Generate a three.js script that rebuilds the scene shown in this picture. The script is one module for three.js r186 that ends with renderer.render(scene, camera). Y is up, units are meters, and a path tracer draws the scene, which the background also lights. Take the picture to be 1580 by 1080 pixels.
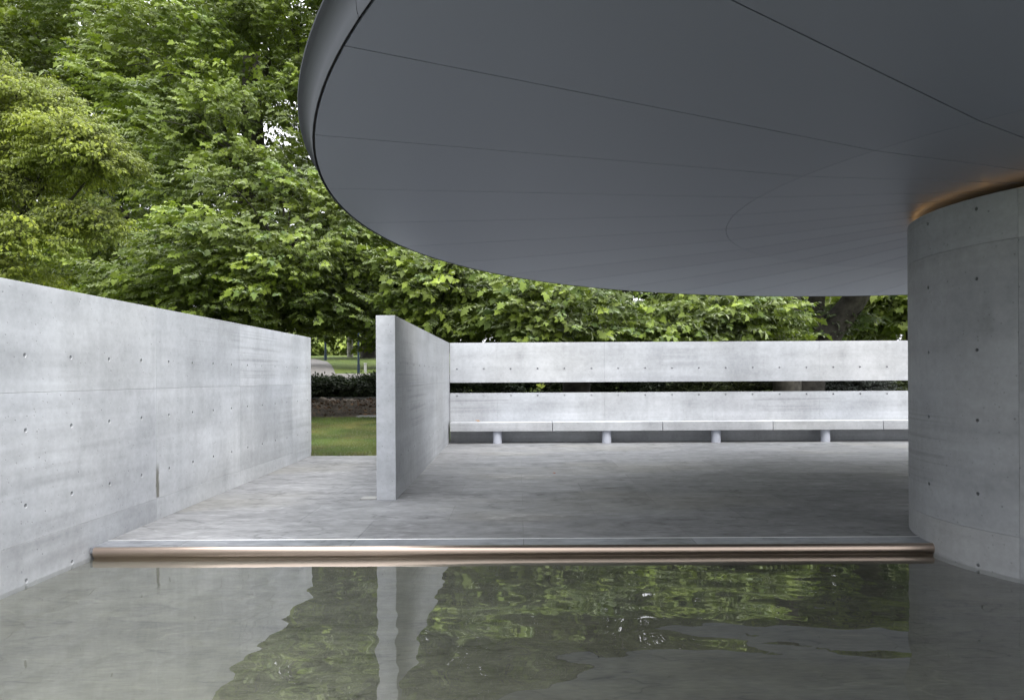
import * as THREE from 'three';
import { mergeGeometries, toCreasedNormals } from 'three/addons/utils/BufferGeometryUtils.js';
import { RoundedBoxGeometry } from 'three/addons/geometries/RoundedBoxGeometry.js';
import { Brush, Evaluator, SUBTRACTION } from 'three-bvh-csg';

// ------------------------------------------------------------------ camera, sky, sun, exposure
const EYE = 1.615;                       // eye height above the pool's water (y = 0)
const scene = new THREE.Scene();
const camera = new THREE.PerspectiveCamera(51.16, 1580 / 1080, 0.05, 1500);
camera.position.set(0, EYE, 0);
camera.rotation.set(0, 0, -0.0052);
camera.setViewOffset(1580, 1080, -10, -43, 1580, 1080);   // rising-front lens: level camera, verticals stay vertical

const renderer = new THREE.WebGLRenderer({ antialias: true });
renderer.toneMapping = THREE.LinearToneMapping;
renderer.toneMappingExposure = 1.72;
renderer.shadowMap.enabled = true;

const SKY_ZENITH = 3.0, SKY_HORIZON = 0.72;
const SUN = { dir: new THREE.Vector3(0.30, 0.90, 0.34).normalize(), intensity: 1.5 };

// ------------------------------------------------------------------ noise
function rng(seed) { let s = seed >>> 0; return () => { s = (s + 0x6D2B79F5) >>> 0; let t = s; t = Math.imul(t ^ (t >>> 15), t | 1); t ^= t + Math.imul(t ^ (t >>> 7), t | 61); return ((t ^ (t >>> 14)) >>> 0) / 4294967296; }; }
function grid(nx, ny, seed) { const r = rng(seed), a = new Float32Array(nx * ny); for (let i = 0; i < a.length; i++) a[i] = r() * 2 - 1; return { a, nx, ny }; }
function samp(g, u, v) {                 // tileable smooth value noise, u and v in 0..1
  let x = u * g.nx, y = v * g.ny; const x0 = Math.floor(x), y0 = Math.floor(y); let fx = x - x0, fy = y - y0;
  fx = fx * fx * (3 - 2 * fx); fy = fy * fy * (3 - 2 * fy);
  const xa = ((x0 % g.nx) + g.nx) % g.nx, xb = (xa + 1) % g.nx, ya = ((y0 % g.ny) + g.ny) % g.ny, yb = (ya + 1) % g.ny;
  const a = g.a, p = a[ya * g.nx + xa], q = a[ya * g.nx + xb], r = a[yb * g.nx + xa], s = a[yb * g.nx + xb];
  return (p + (q - p) * fx) * (1 - fy) + (r + (s - r) * fx) * fy;
}
function fbm(gs, u, v) { let s = 0, w = 1, t = 0; for (const g of gs) { s += samp(g, u, v) * w; t += w; w *= 0.55; } return s / t; }
const octs = (nx, ny, n, seed) => Array.from({ length: n }, (_, i) => grid(nx << i, ny << i, seed + i * 17));
const clamp = (x, a, b) => Math.min(b, Math.max(a, x)), lerp = (a, b, t) => a + (b - a) * t;
const smooth = (a, b, x) => { const t = clamp((x - a) / (b - a), 0, 1); return t * t * (3 - 2 * t); };
const toS = (c) => { c = clamp(c, 0, 1); return c <= 0.0031308 ? c * 12.92 : 1.055 * Math.pow(c, 1 / 2.4) - 0.055; };

{ // overcast sky: brighter towards the zenith, soft thin cloud texture
  const W = 512, H = 256, d = new Float32Array(W * H * 4), o = octs(6, 5, 5, 91);
  for (let j = 0; j < H; j++) for (let i = 0; i < W; i++) {
    const el = ((j + 0.5) / H - 0.5) * Math.PI, s = Math.max(0, Math.sin(el));
    let L = lerp(SKY_HORIZON, SKY_ZENITH, s) * (1 + 0.10 * fbm(o, i / W, j / H) * smooth(0, 0.3, s));
    if (el < 0) L = lerp(SKY_HORIZON, 0.3, smooth(0, 0.12, -el));
    const k = (j * W + i) * 4; d[k] = L * 0.985; d[k + 1] = L; d[k + 2] = L * 1.035; d[k + 3] = 1;
  }
  const t = new THREE.DataTexture(d, W, H, THREE.RGBAFormat, THREE.FloatType);
  t.mapping = THREE.EquirectangularReflectionMapping; t.magFilter = t.minFilter = THREE.LinearFilter; t.needsUpdate = true;
  scene.background = t; scene.environment = t;
}
const sun = new THREE.DirectionalLight(new THREE.Color(1, 0.955, 0.89), SUN.intensity);
sun.position.copy(SUN.dir).multiplyScalar(60); sun.target.position.set(0, 0, -12);
sun.castShadow = true; sun.shadow.radius = 34; sun.shadow.mapSize.set(2048, 2048);
Object.assign(sun.shadow.camera, { left: -40, right: 40, top: 40, bottom: -40, near: 1, far: 160 });
scene.add(sun, sun.target);

// ------------------------------------------------------------------ textures
function tex(W, H, fn, srgb) {
  const d = new Uint8Array(W * H * 4);
  for (let j = 0; j < H; j++) for (let i = 0; i < W; i++) { const c = fn(i / W, j / H), k = (j * W + i) * 4; for (let q = 0; q < 4; q++) d[k + q] = clamp(Math.round((c[q] ?? 1) * 255), 0, 255); }
  const t = new THREE.DataTexture(d, W, H, THREE.RGBAFormat);
  t.wrapS = t.wrapT = THREE.RepeatWrapping; t.magFilter = THREE.LinearFilter; t.minFilter = THREE.LinearMipmapLinearFilter; t.generateMipmaps = true;
  if (srgb) t.colorSpace = THREE.SRGBColorSpace; t.needsUpdate = true; return t;
}
const rep = (t, w, h) => { t.repeat.set(1 / w, 1 / h); return t; };
let concreteMap, concreteBump, concreteRough;
{ // fair-faced concrete, 7.2 m x 3.6 m
  const W = 2048, H = 1024, cl = octs(7, 4, 5, 1), sm = octs(24, 10, 3, 2), ba = octs(4, 44, 3, 3), pa = octs(3, 2, 3, 4), ve = octs(90, 2, 2, 5), fi = octs(400, 200, 2, 6), li = octs(3, 160, 2, 71), pl = octs(4, 3, 3, 72), wb = octs(4, 15, 3, 73), mo = octs(150, 75, 2, 74);
  const holes = new Float32Array(W * H), r = rng(77);
  for (let n = 0; n < 2600; n++) { const x = r() * W, y = r() * H, R = 0.5 + 1.6 * r() * r(), s = 0.25 + 0.75 * r(); for (let j = -3; j <= 3; j++) for (let i = -3; i <= 3; i++) { const q = Math.hypot(i, j); if (q < R + 0.7) { const k = ((Math.floor(y + j) + H) % H) * W + ((Math.floor(x + i) + W) % W); holes[k] = Math.max(holes[k], s * clamp(R + 0.7 - q, 0, 1)); } } }
  const v = new Float32Array(W * H), tint = new Float32Array(W * H);
  for (let j = 0; j < H; j++) for (let i = 0; i < W; i++) {
    const a = i / W, b = j / H, patch = smooth(-0.15, 0.45, fbm(pa, a, b)), lp = smooth(0.0, 0.45, fbm(pl, a, b));
    const c = fbm(cl, a, b), band = fbm(ba, a, b), line = fbm(li, a, b);
    v[j * W + i] = 1 + 0.24 * c + 0.10 * fbm(sm, a, b) + 0.17 * fbm(wb, a, b) + 0.08 * fbm(mo, a, b) + 0.20 * band * (0.35 + 0.65 * patch) - 0.18 * lp * smooth(0.15, 0.6, line) + 0.045 * fbm(ve, a, b) + 0.05 * fbm(fi, a, b) - 0.42 * holes[j * W + i] - 0.07 * smooth(0.32, 0.6, -fbm(sm, a + 0.3, b + 0.1) + 0.3 * c);
    tint[j * W + i] = fbm(pa, a + 0.4, b + 0.2);
  }
  const at = (u, w) => Math.min(H - 1, Math.floor(w * H)) * W + Math.min(W - 1, Math.floor(u * W));
  concreteMap = rep(tex(W, H, (u, w) => { const k = at(u, w), x = 0.445 * v[k], q = tint[k] * 0.03; return [toS(x * (0.965 + q)), toS(x * (0.99 + q * 0.4)), toS(x * (1.03 - q)), 1]; }, true), 7.2, 3.6);
  concreteBump = rep(tex(W, H, (u, w) => { const k = at(u, w), x = 0.62 + 0.10 * (v[k] - 1) - 0.5 * holes[k] + 0.08 * fbm(ba, u, w); return [x, x, x, 1]; }), 7.2, 3.6);
  concreteRough = rep(tex(512, 256, (u, w) => { const x = 0.66 + 0.14 * fbm(cl, u, w) + 0.05 * fbm(sm, u, w); return [x, x, x, 1]; }), 7.2, 3.6);
}
let stoneMap, stoneBump, stoneRough;
{ // riven bluestone, 6 m x 3 m, cleft running along x
  const W = 2048, H = 1024, cl = octs(5, 5, 4, 21), st = octs(8, 40, 4, 22), fi = octs(120, 240, 2, 23), wa = octs(5, 4, 3, 24), du = octs(3, 3, 3, 25), sp = octs(40, 26, 3, 26), v1 = octs(7, 9, 4, 27), v2 = octs(10, 13, 4, 28), mk = octs(9, 7, 3, 29);
  const f = (u, w) => { const q = w + 0.03 * fbm(wa, u, w); const m = fbm(mk, u, w), ve = Math.pow(1 - Math.abs(fbm(v1, u, q)), 26) * smooth(-0.05, 0.35, m) * 0.55 - Math.pow(1 - Math.abs(fbm(v2, u + 0.3, q)), 30) * smooth(0.05, -0.3, m) * 0.5; return [fbm(cl, u, w), fbm(st, u, q), fbm(fi, u, w), fbm(du, u, w), fbm(sp, u, w), ve]; };
  stoneMap = rep(tex(W, H, (u, w) => { const [c, s, g, d, p, ve] = f(u, w), x = 0.172 * (1 + ve + 0.26 * c + 0.12 * s + 0.24 * g + 0.35 * smooth(0.38, 0.62, s) * smooth(0, 0.4, p) + 0.30 * p), k = smooth(-0.1, 0.5, d) * 0.045; return [toS(x * (0.985 + k)), toS(x * (1.0 + k * 0.55)), toS(x * (1.035 - k))]; }, true), 6, 3);
  stoneBump = rep(tex(W, H, (u, w) => { const [c, s, g, d, p, ve] = f(u, w), x = 0.5 + 0.16 * c + 0.22 * s + 0.06 * g + 0.3 * ve; return [x, x, x]; }), 6, 3);
  stoneRough = rep(tex(512, 256, (u, w) => { const [c, s, g, d] = f(u, w), x = 0.62 - 0.12 * c + 0.16 * s; return [x, x, x]; }), 6, 3);
}
const barkMap = rep(tex(256, 512, (() => { const a = octs(10, 6, 4, 41), b = octs(5, 5, 3, 42); return (u, w) => { const x = 0.05 * (1 + 0.7 * fbm(a, u, w) + 0.5 * fbm(b, u, w)); return [toS(x * 1.05), toS(x * 0.95), toS(x * 0.82)]; }; })(), true), 1, 1);
const groundNoise = octs(12, 12, 5, 51), groundNoise2 = octs(160, 160, 2, 52);
const lawnMap = rep(tex(1024, 1024, (u, w) => { const a = fbm(groundNoise, u, w), b = fbm(groundNoise2, u, w); const x = 1 + 0.5 * a + 0.5 * b; return [toS(0.095 * x * (1 + 0.25 * a)), toS(0.135 * x), toS(0.020 * x)]; }, true), 9, 9);
const lawnBump = rep(tex(512, 512, (u, w) => { const b = 0.5 + 0.5 * fbm(groundNoise2, u, w); return [b, b, b]; }), 4, 4);
const mulchMap = rep(tex(1024, 1024, (u, w) => { const a = fbm(groundNoise, u, w), b = fbm(groundNoise2, u, w); const x = 0.085 * (1 + 0.5 * a + 1.3 * b); return [toS(x * 1.2), toS(x * 0.95), toS(x * 0.72)]; }, true), 6, 6);
const pathMap = rep(tex(512, 512, (u, w) => { const a = fbm(groundNoise, u, w), b = fbm(groundNoise2, u, w); const x = 0.17 * (1 + 0.16 * a + 0.2 * b); return [toS(x * 1.05), toS(x * 0.99), toS(x * 0.95)]; }, true), 5, 5);

// ------------------------------------------------------------------ materials
const conc = (r, g, b) => new THREE.MeshStandardMaterial({ color: new THREE.Color().setRGB(r, g, b), map: concreteMap, bumpMap: concreteBump, bumpScale: 0.006, roughnessMap: concreteRough, roughness: 1 });
const M = {
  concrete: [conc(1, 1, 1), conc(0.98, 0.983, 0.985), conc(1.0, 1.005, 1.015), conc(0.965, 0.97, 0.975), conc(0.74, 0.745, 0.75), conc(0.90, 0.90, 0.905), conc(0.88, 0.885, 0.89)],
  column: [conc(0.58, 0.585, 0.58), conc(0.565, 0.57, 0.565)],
  core: new THREE.MeshStandardMaterial({ color: new THREE.Color().setRGB(0.26, 0.26, 0.26), roughness: 0.95 }),
  stone: [1, 0.94, 1.06, 0.98].map((k) => new THREE.MeshStandardMaterial({ color: new THREE.Color().setRGB(k, k, k), map: stoneMap, bumpMap: stoneBump, bumpScale: 0.010, roughnessMap: stoneRough, roughness: 1 })),
  coping: [1, 0.88, 1.1, 0.8].map((k) => new THREE.MeshPhysicalMaterial({ color: new THREE.Color().setRGB(1.2 * k, 1.25 * k, 1.33 * k), map: stoneMap, bumpMap: stoneBump, bumpScale: 0.004, roughness: 0.42 })),
  mortar: new THREE.MeshStandardMaterial({ color: new THREE.Color().setRGB(0.15, 0.15, 0.15), roughness: 0.95 }),
  poolFloor: new THREE.MeshStandardMaterial({ color: new THREE.Color().setRGB(0.56, 0.56, 0.44), map: stoneMap, bumpMap: stoneBump, bumpScale: 0.02, roughness: 0.9 }),
  steel: new THREE.MeshStandardMaterial({ color: new THREE.Color().setRGB(0.92, 0.92, 0.93), metalness: 1, roughness: 0.45 }),
  bronze: new THREE.MeshPhysicalMaterial({ color: new THREE.Color().setRGB(0.52, 0.415, 0.345), metalness: 1, roughness: 0.28 }),
  water: new THREE.MeshPhysicalMaterial({ color: new THREE.Color().setRGB(0.9, 0.91, 0.89), transmission: 1, thickness: 0, roughness: 0, ior: 2.0 }),
  soffit: [1, 0.965, 1.03, 0.985].map((k) => new THREE.MeshStandardMaterial({ color: new THREE.Color().setRGB(0.232 * k, 0.253 * k, 0.302 * k), metalness: 0.5, roughness: 0.5 })),
  rim: new THREE.MeshPhysicalMaterial({ color: new THREE.Color().setRGB(0.075, 0.08, 0.092), metalness: 0, specularIntensity: 0.25, roughness: 0.75 }),
  dark: new THREE.MeshStandardMaterial({ color: new THREE.Color().setRGB(0.02, 0.02, 0.022), roughness: 0.8 }),
  roofTop: new THREE.MeshStandardMaterial({ color: new THREE.Color().setRGB(0.42, 0.43, 0.45), metalness: 0.6, roughness: 0.5 }),
  glow: new THREE.MeshStandardMaterial({ color: 0x332211, emissive: new THREE.Color().setRGB(1, 0.54, 0.18), emissiveIntensity: 1.3 }),
  lawn: new THREE.MeshStandardMaterial({ map: lawnMap, bumpMap: lawnBump, bumpScale: 0.04, roughness: 1 }),
  mulch: new THREE.MeshStandardMaterial({ map: mulchMap, bumpMap: lawnBump, bumpScale: 0.05, roughness: 1 }),
  path: new THREE.MeshStandardMaterial({ map: pathMap, roughness: 0.95 }),
  bark: new THREE.MeshStandardMaterial({ map: barkMap, bumpMap: barkMap, bumpScale: 0.03, roughness: 0.95 }),
  paleBark: new THREE.MeshStandardMaterial({ color: new THREE.Color().setRGB(6, 6.3, 6.8), map: barkMap, roughness: 0.95 }),
  post: new THREE.MeshStandardMaterial({ color: new THREE.Color().setRGB(0.02, 0.035, 0.06), roughness: 0.5, metalness: 0.3 }),
  greyPost: new THREE.MeshStandardMaterial({ color: new THREE.Color().setRGB(0.4, 0.4, 0.4), roughness: 0.8 }),
  rock: new THREE.MeshStandardMaterial({ color: new THREE.Color().setRGB(0.34, 0.29, 0.25), roughness: 0.95 }),
  dryLeaf: new THREE.MeshStandardMaterial({ color: new THREE.Color().setRGB(0.22, 0.14, 0.08), roughness: 0.9, side: THREE.DoubleSide }),
  edging: new THREE.MeshStandardMaterial({ color: new THREE.Color().setRGB(0.26, 0.26, 0.25), roughness: 0.9 }),
};
const leafMat = (r, g, b, t = 0.4, cc = 0.12) => new THREE.MeshPhysicalMaterial({ color: new THREE.Color().setRGB(r, g, b), side: THREE.DoubleSide, roughness: 1, transmission: t, thickness: 0, clearcoat: cc, clearcoatRoughness: 0.42 });
M.leaf = leafMat(1, 1, 1);
M.hedgeLeaf = leafMat(1, 1, 1, 0.2, 0.3);
M.grassBlade = leafMat(1, 1, 1, 0.3, 0);

// ------------------------------------------------------------------ object helpers
const used = {};
function numbered(n) { if (!(n in used)) { used[n] = 0; return n; } used[n]++; return n + '_' + String(used[n]).padStart(3, '0'); }
function thing(name, label, category, pos = [0, 0, 0], turn = 0, group) {
  const o = new THREE.Group(); o.name = numbered(name); o.position.set(...pos); o.rotation.y = turn;
  o.userData = { label, category, kind: 'thing' }; if (group) o.userData.group = group; scene.add(o); return o;
}
function struct(name, label) { const o = new THREE.Group(); o.name = numbered(name); o.userData = { kind: 'structure' }; if (label) { o.userData.label = label; } scene.add(o); return o; }
function part(name, geo, mat, parent, pos) { const m = new THREE.Mesh(geo, mat); m.name = name; if (pos) m.position.set(...pos); m.castShadow = m.receiveShadow = true; parent.add(m); return m; }
function shiftUV(g, du, dv) { const u = g.attributes.uv; for (let i = 0; i < u.count; i++) u.setXY(i, u.getX(i) + du, u.getY(i) + dv); return g; }
function boxUV(g, du = 0, dv = 0) { // planar uv in metres by the dominant normal
  const p = g.attributes.position, n = g.attributes.normal, uv = new Float32Array(p.count * 2);
  for (let i = 0; i < p.count; i++) { const ax = Math.abs(n.getX(i)), ay = Math.abs(n.getY(i)), az = Math.abs(n.getZ(i)); let a, b; if (az >= ax && az >= ay) { a = p.getX(i); b = p.getY(i); } else if (ax >= ay) { a = p.getZ(i); b = p.getY(i); } else { a = p.getX(i); b = p.getZ(i); } uv[2 * i] = a + du; uv[2 * i + 1] = b + dv; }
  g.setAttribute('uv', new THREE.BufferAttribute(uv, 2)); return g;
}
const rbox = (w, h, d, r = 0.006, du = 0, dv = 0) => boxUV(new RoundedBoxGeometry(w, h, d, 2, r), du, dv);
function tube(pts, rad, seg = 8) { // tapered limb through pts
  const c = new THREE.CatmullRomCurve3(pts), n = Math.max(6, pts.length * 4), g = new THREE.TubeGeometry(c, n, 1, seg, false), p = g.attributes.position, uv = g.attributes.uv, q = new THREE.Vector3();
  const len = c.getLength();
  for (let i = 0; i <= n; i++) { c.getPointAt(i / n, q); const t = i / n * (rad.length - 1), k = Math.min(rad.length - 2, Math.floor(t)), R = lerp(rad[k], rad[k + 1], t - k); for (let j = 0; j <= seg; j++) { const m = i * (seg + 1) + j; p.setXYZ(m, q.x + (p.getX(m) - q.x) * R, q.y + (p.getY(m) - q.y) * R, q.z + (p.getZ(m) - q.z) * R); uv.setXY(m, j / seg * Math.max(1, Math.round(R * 4)), i / n * len); } }
  return g;
}

// ------------------------------------------------------------------ ground
const TP = [[-400, 0.1], [13.85, 0.155], [16.6, 0.2], [20, 0.36], [26, 0.80], [32, 1.28], [38, 1.75], [45, 2.15], [70, 3.5], [120, 6], [220, 8], [800, 9]];
function terr(x, z) { for (let i = 1; i < TP.length; i++) if (z <= TP[i][0]) { const t = clamp((z - TP[i - 1][0]) / (TP[i][0] - TP[i - 1][0]), 0, 1); return lerp(TP[i - 1][1], TP[i][1], t); } return 9; }
const axis = (fine0, fine1, step, extra) => { const s = new Set(extra); for (let v = fine0; v <= fine1 + 1e-6; v += step) s.add(Math.round(v * 1000) / 1000); for (const k of [10, 25, 50, 100, 200, 350, 600]) { s.add(fine0 - k); s.add(fine1 + k); } return [...s].sort((a, b) => a - b); };
{
  const xs = axis(-40, 40, 2, [-4.07, -4.05, -1.68, -1.66, 13.98, 14]), zs = axis(-12, 90, 2, [-10, -9.98, 13.83, 13.85, 16.43, 16.45, 16.6, 45]);
  const inside = (x, z) => (x >= -4.05 && x <= 13.98 && z > -9.99 && z <= 13.83) || (x >= -1.66 && x <= 13.98 && z > -9.99 && z <= 16.43);
  const P = [], U = [], I = [];
  for (const z of zs) for (const x of xs) { P.push(x, inside(x, z) ? -0.8 : terr(x, z), -z); U.push(x, z); }
  const n = xs.length; for (let j = 0; j + 1 < zs.length; j++) for (let i = 0; i + 1 < n; i++) { const a = j * n + i; I.push(a, a + 1, a + n + 1, a, a + n + 1, a + n); }
  const g = new THREE.BufferGeometry(); g.setAttribute('position', new THREE.Float32BufferAttribute(P, 3)); g.setAttribute('uv', new THREE.Float32BufferAttribute(U, 2)); g.setIndex(I); g.computeVertexNormals();
  const m = new THREE.Mesh(g, M.lawn); m.name = 'ground'; m.receiveShadow = true; m.userData = { kind: 'structure' }; scene.add(m);
}
function strip(name, pts, wfun, mat, lift) { // a band lying on the terrain; pts [x, z] centre line
  const P = [], U = [], I = []; const nw = 6;
  const r = rng(pts.length * 13 + 5);
  pts.forEach(([x, z], i) => { const a = pts[Math.max(0, i - 1)], b = pts[Math.min(pts.length - 1, i + 1)], dx = b[0] - a[0], dz = b[1] - a[1], l = Math.hypot(dx, dz), w = wfun(i) * (1 + 0.08 * (r() - 0.5)); for (let k = 0; k <= nw; k++) { const t = (k / nw - 0.5) * w, X = x - dz / l * t, Z = z + dx / l * t; P.push(X, terr(X, Z) + lift, -Z); U.push(X, Z); } });
  for (let i = 0; i + 1 < pts.length; i++) for (let k = 0; k < nw; k++) { const a = i * (nw + 1) + k; I.push(a, a + nw + 2, a + 1, a, a + nw + 1, a + nw + 2); }
  const g = new THREE.BufferGeometry(); g.setAttribute('position', new THREE.Float32BufferAttribute(P, 3)); g.setAttribute('uv', new THREE.Float32BufferAttribute(U, 2)); g.setIndex(I); g.computeVertexNormals();
  if (g.attributes.normal.getY(0) < 0) { const ix = g.index; for (let i = 0; i < ix.count; i += 3) { const t = ix.getX(i); ix.setX(i, ix.getX(i + 1)); ix.setX(i + 1, t); } g.computeVertexNormals(); }
  const m = new THREE.Mesh(g, mat); m.name = name; m.receiveShadow = true; m.userData = { kind: 'structure' }; scene.add(m); return m;
}
const line = (a, b, n) => Array.from({ length: n + 1 }, (_, i) => [lerp(a[0], b[0], i / n), lerp(a[1], b[1], i / n)]);
strip('mulch_bed', line([-26, 23.7], [20, 23.7], 60), (i) => 5.7 + 0.4 * Math.sin(i * 1.3), M.mulch, 0.03);
strip('path', line([-60, 36.2], [50, 36.8], 50), () => 6.4, M.path, 0.05);
strip('side_path', [[-10.8, 36], [-11.8, 39], [-13.2, 44], [-15.4, 52], [-17.8, 60], [-21, 68]], () => 4, M.path, 0.056);

// ------------------------------------------------------------------ pool
const ZE = 6.67;                                         // the deck's edge
const deckY = (z) => lerp(0.075, 0.185, (z - ZE) / (16.3 - ZE));
{
  const pf = new THREE.Mesh(boxUV(new THREE.BoxGeometry(18.2, 0.1, 17.2)), M.poolFloor); pf.name = 'pool_floor'; pf.position.set(5.1, -0.10, 1.6); pf.receiveShadow = true; pf.userData = { kind: 'structure' }; scene.add(pf);
  // rippled water surface
  const xs = [], zs = []; for (let x = -3.96; x < 5.4; x += 0.05) xs.push(x); for (let x = 5.4; x <= 14.01; x += 0.3) xs.push(x);
  for (let z = -9.9; z < 1; z += 0.3) zs.push(z); for (let z = 1; z < ZE + 0.02; z += 0.045) zs.push(z); zs.push(ZE + 0.025);
  const r = rng(5), wv = []; for (let k = 0; k < 34; k++) { const lam = 0.13 + 0.62 * Math.pow(r(), 1.3), th = Math.PI / 2 + 0.25 + (r() - 0.5) * 1.9, s = 0.0031 * Math.sqrt(lam / 0.4) * (0.4 + r()); wv.push([Math.cos(th) * 6.283 / lam, Math.sin(th) * 6.283 / lam, s * lam / 6.283, r() * 6.283]); }
  const calm = octs(6, 6, 3, 61);
  const hgt = (x, z) => { let h = 0; for (const [kx, kz, a, p] of wv) h += a * Math.sin(kx * x + kz * z + p); return h * (0.12 + 0.88 * smooth(6.7, 5.2, z)) * (0.75 + 0.7 * fbm(calm, x / 14 + 0.5, z / 14 + 0.5)); };
  const P = [], N = [], U = [], I = [], n = xs.length, e = 0.004;
  for (const z of zs) for (const x of xs) { P.push(x, hgt(x, z) - 0.014, -z); const gx = (hgt(x + e, z) - hgt(x - e, z)) / (2 * e), gz = (hgt(x, z + e) - hgt(x, z - e)) / (2 * e), l = Math.hypot(gx, 1, gz); N.push(-gx / l, 1 / l, gz / l); U.push(x, z); }
  for (let j = 0; j + 1 < zs.length; j++) for (let i = 0; i + 1 < n; i++) { const a = j * n + i; I.push(a, a + 1, a + n + 1, a, a + n + 1, a + n); }
  const g = new THREE.BufferGeometry(); g.setAttribute('position', new THREE.Float32BufferAttribute(P, 3)); g.setAttribute('normal', new THREE.Float32BufferAttribute(N, 3)); g.setAttribute('uv', new THREE.Float32BufferAttribute(U, 2)); g.setIndex(I);
  const m = new THREE.Mesh(g, M.water); m.name = 'water'; m.receiveShadow = true; m.userData = { kind: 'structure' }; scene.add(m);
}

// ------------------------------------------------------------------ deck: bluestone pavers, coping, trims
{
  const d = struct('stone_deck');
  const slope = Math.atan2(0.11, 16.3 - ZE), r = rng(31);
  const slab = (x0, x1, z0, z1, name, mat, gap = 0.0012, thick = 0.05, drop = 0) => {
    const w = x1 - x0 - 2 * gap, l = (z1 - z0 - 2 * gap) / Math.cos(slope), xm = (x0 + x1) / 2, zm = (z0 + z1) / 2;
    const g = rbox(w, thick, l, 0.0012, xm + 0 * r(), -zm + 0);
    const m = part(name, g, mat, d, [xm, deckY(zm) - thick / 2 - drop, -zm]); m.rotation.x = slope; return m;
  };
  // bed under the pavers
  const bed = part('deck_bed', rbox(15.6, 0.3, 9.5, 0.002), M.mortar, d, [6.2, deckY(11.5) - 0.3 / 2 - 0.0022, -11.52]); bed.rotation.x = slope;
  const bed2 = part('deck_bed', rbox(2.38, 0.3, 7.0, 0.002), M.mortar, d, [-2.795, deckY(10.3) - 0.3 / 2 - 0.0022, -10.3]); bed2.rotation.x = slope;
  const z0 = 7.0, rows = []; for (let z = z0; z < 16.25; z += 0.85) rows.push(z);
  rows.forEach((z, k) => {
    const zb = Math.min(z + 0.85, 16.28), off = (k % 2) * 0.8;
    const seg = (xa, xb, zz) => { const js = [xa]; for (let x = -3.16 - 1.6 + off; x < xb - 0.15; x += 1.6) if (x > xa + 0.15) js.push(x); js.push(xb); for (let i = 0; i + 1 < js.length; i++) slab(js[i], js[i + 1], z, zz, 'paver', M.stone[Math.floor(r() * 4)]); };
    if (z > 13.7) seg(-1.56, 13.9, zb); else if (zb > 13.7) { seg(-3.945, -1.562, 13.85); seg(-1.56, 13.9, zb); } else seg(-3.945, 13.9, zb);
  });
  for (let x = -3.16 - 1.6; x < 13.8; x += 1.6) slab(Math.max(x, -3.945), Math.min(x + 1.6, 13.9), ZE + 0.03, z0 - 0.014, 'coping_stone', M.coping[Math.floor(r() * 4)], 0.003, 0.05);
  const trim = part('trim_strip', rbox(17.84, 0.03, 0.011, 0.003), M.steel, d, [4.98, deckY(z0 - 0.007) - 0.0125, -(z0 - 0.007)]);
  // polished bullnose edge bar (front profile: flat lip, round nose, face down into the water)
  const s = new THREE.Shape(); const top = 0.080; s.moveTo(0.045, top); s.lineTo(0.030, top); s.absellipse(0.030, top - 0.047, 0.032, 0.047, Math.PI / 2, Math.PI * 1.45, false, 0); s.lineTo(0.030, -0.12); s.lineTo(0.045, -0.12); s.closePath();
  const bg = toCreasedNormals(new THREE.ExtrudeGeometry(s, { depth: 3.80 + 3.90, bevelEnabled: false, curveSegments: 14 }), 0.6);
  const bar = part('edge_bar', bg, M.bronze, d); bar.rotation.y = Math.PI / 2; bar.position.set(-3.90, 0, -ZE);
  const bar2 = part('edge_bar', toCreasedNormals(new THREE.ExtrudeGeometry(s, { depth: 6.6, bevelEnabled: false, curveSegments: 14 }), 0.6), M.bronze, d); bar2.rotation.y = Math.PI / 2; bar2.position.set(7.3, 0, -ZE);
}

// ------------------------------------------------------------------ concrete walls
let HOLE_R = 0.018;
function panelGeo(x0, x1, y0, y1, holes, t, bev = 0.003, du = 0, dv = 0) {
  const s = new THREE.Shape(); s.moveTo(x0 + bev, y0 + bev); s.lineTo(x1 - bev, y0 + bev); s.lineTo(x1 - bev, y1 - bev); s.lineTo(x0 + bev, y1 - bev); s.closePath();
  for (const [hx, hy] of holes) if (hx > x0 + 0.05 && hx < x1 - 0.05 && hy > y0 + 0.05 && hy < y1 - 0.05) { const p = new THREE.Path(); p.absarc(hx, hy, HOLE_R + bev, 0, Math.PI * 2, true); s.holes.push(p); }
  const g = new THREE.ExtrudeGeometry(s, { depth: t - bev, bevelEnabled: true, bevelThickness: bev, bevelSize: bev, bevelSegments: 1, curveSegments: 12 });
  // drop the hidden back bevel: keep geometry as is, move so that the front face lies at z = 0
  g.translate(0, 0, -t);
  return shiftUV(g, du, dv);
}
const JY = [-0.25, 0.318, 1.518, 2.40], HY = [0.015, 0.615, 1.215, 1.815];
function facePanels(parent, xs, ys, hx, hy, mats, seed, gap = 0.0009, t = 0.03, skip) {
  const r = rng(seed), du = r() * 7.2, dv = r() * 3.6;
  for (let j = 0; j + 1 < ys.length; j++) for (let i = 0; i + 1 < xs.length; i++) {
    if (skip && skip(j)) continue;
    const holes = []; for (const a of hx) for (const b of hy) holes.push([a + (r() - 0.5) * 0.006, b + (r() - 0.5) * 0.006]);
    part('panel', panelGeo(xs[i] + (i ? gap : 0), xs[i + 1] - (i + 2 < xs.length ? gap : 0), ys[j] + (j ? gap : 0), ys[j + 1] - (j + 2 < ys.length ? gap : 0), holes, t, 0.0014, du, dv), mats[Math.floor(r() * mats.length)], parent);
  }
}
const seq = (a, b, s) => { const o = []; for (let x = a; x <= b + 1e-6; x += s) o.push(x); return o; };
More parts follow.
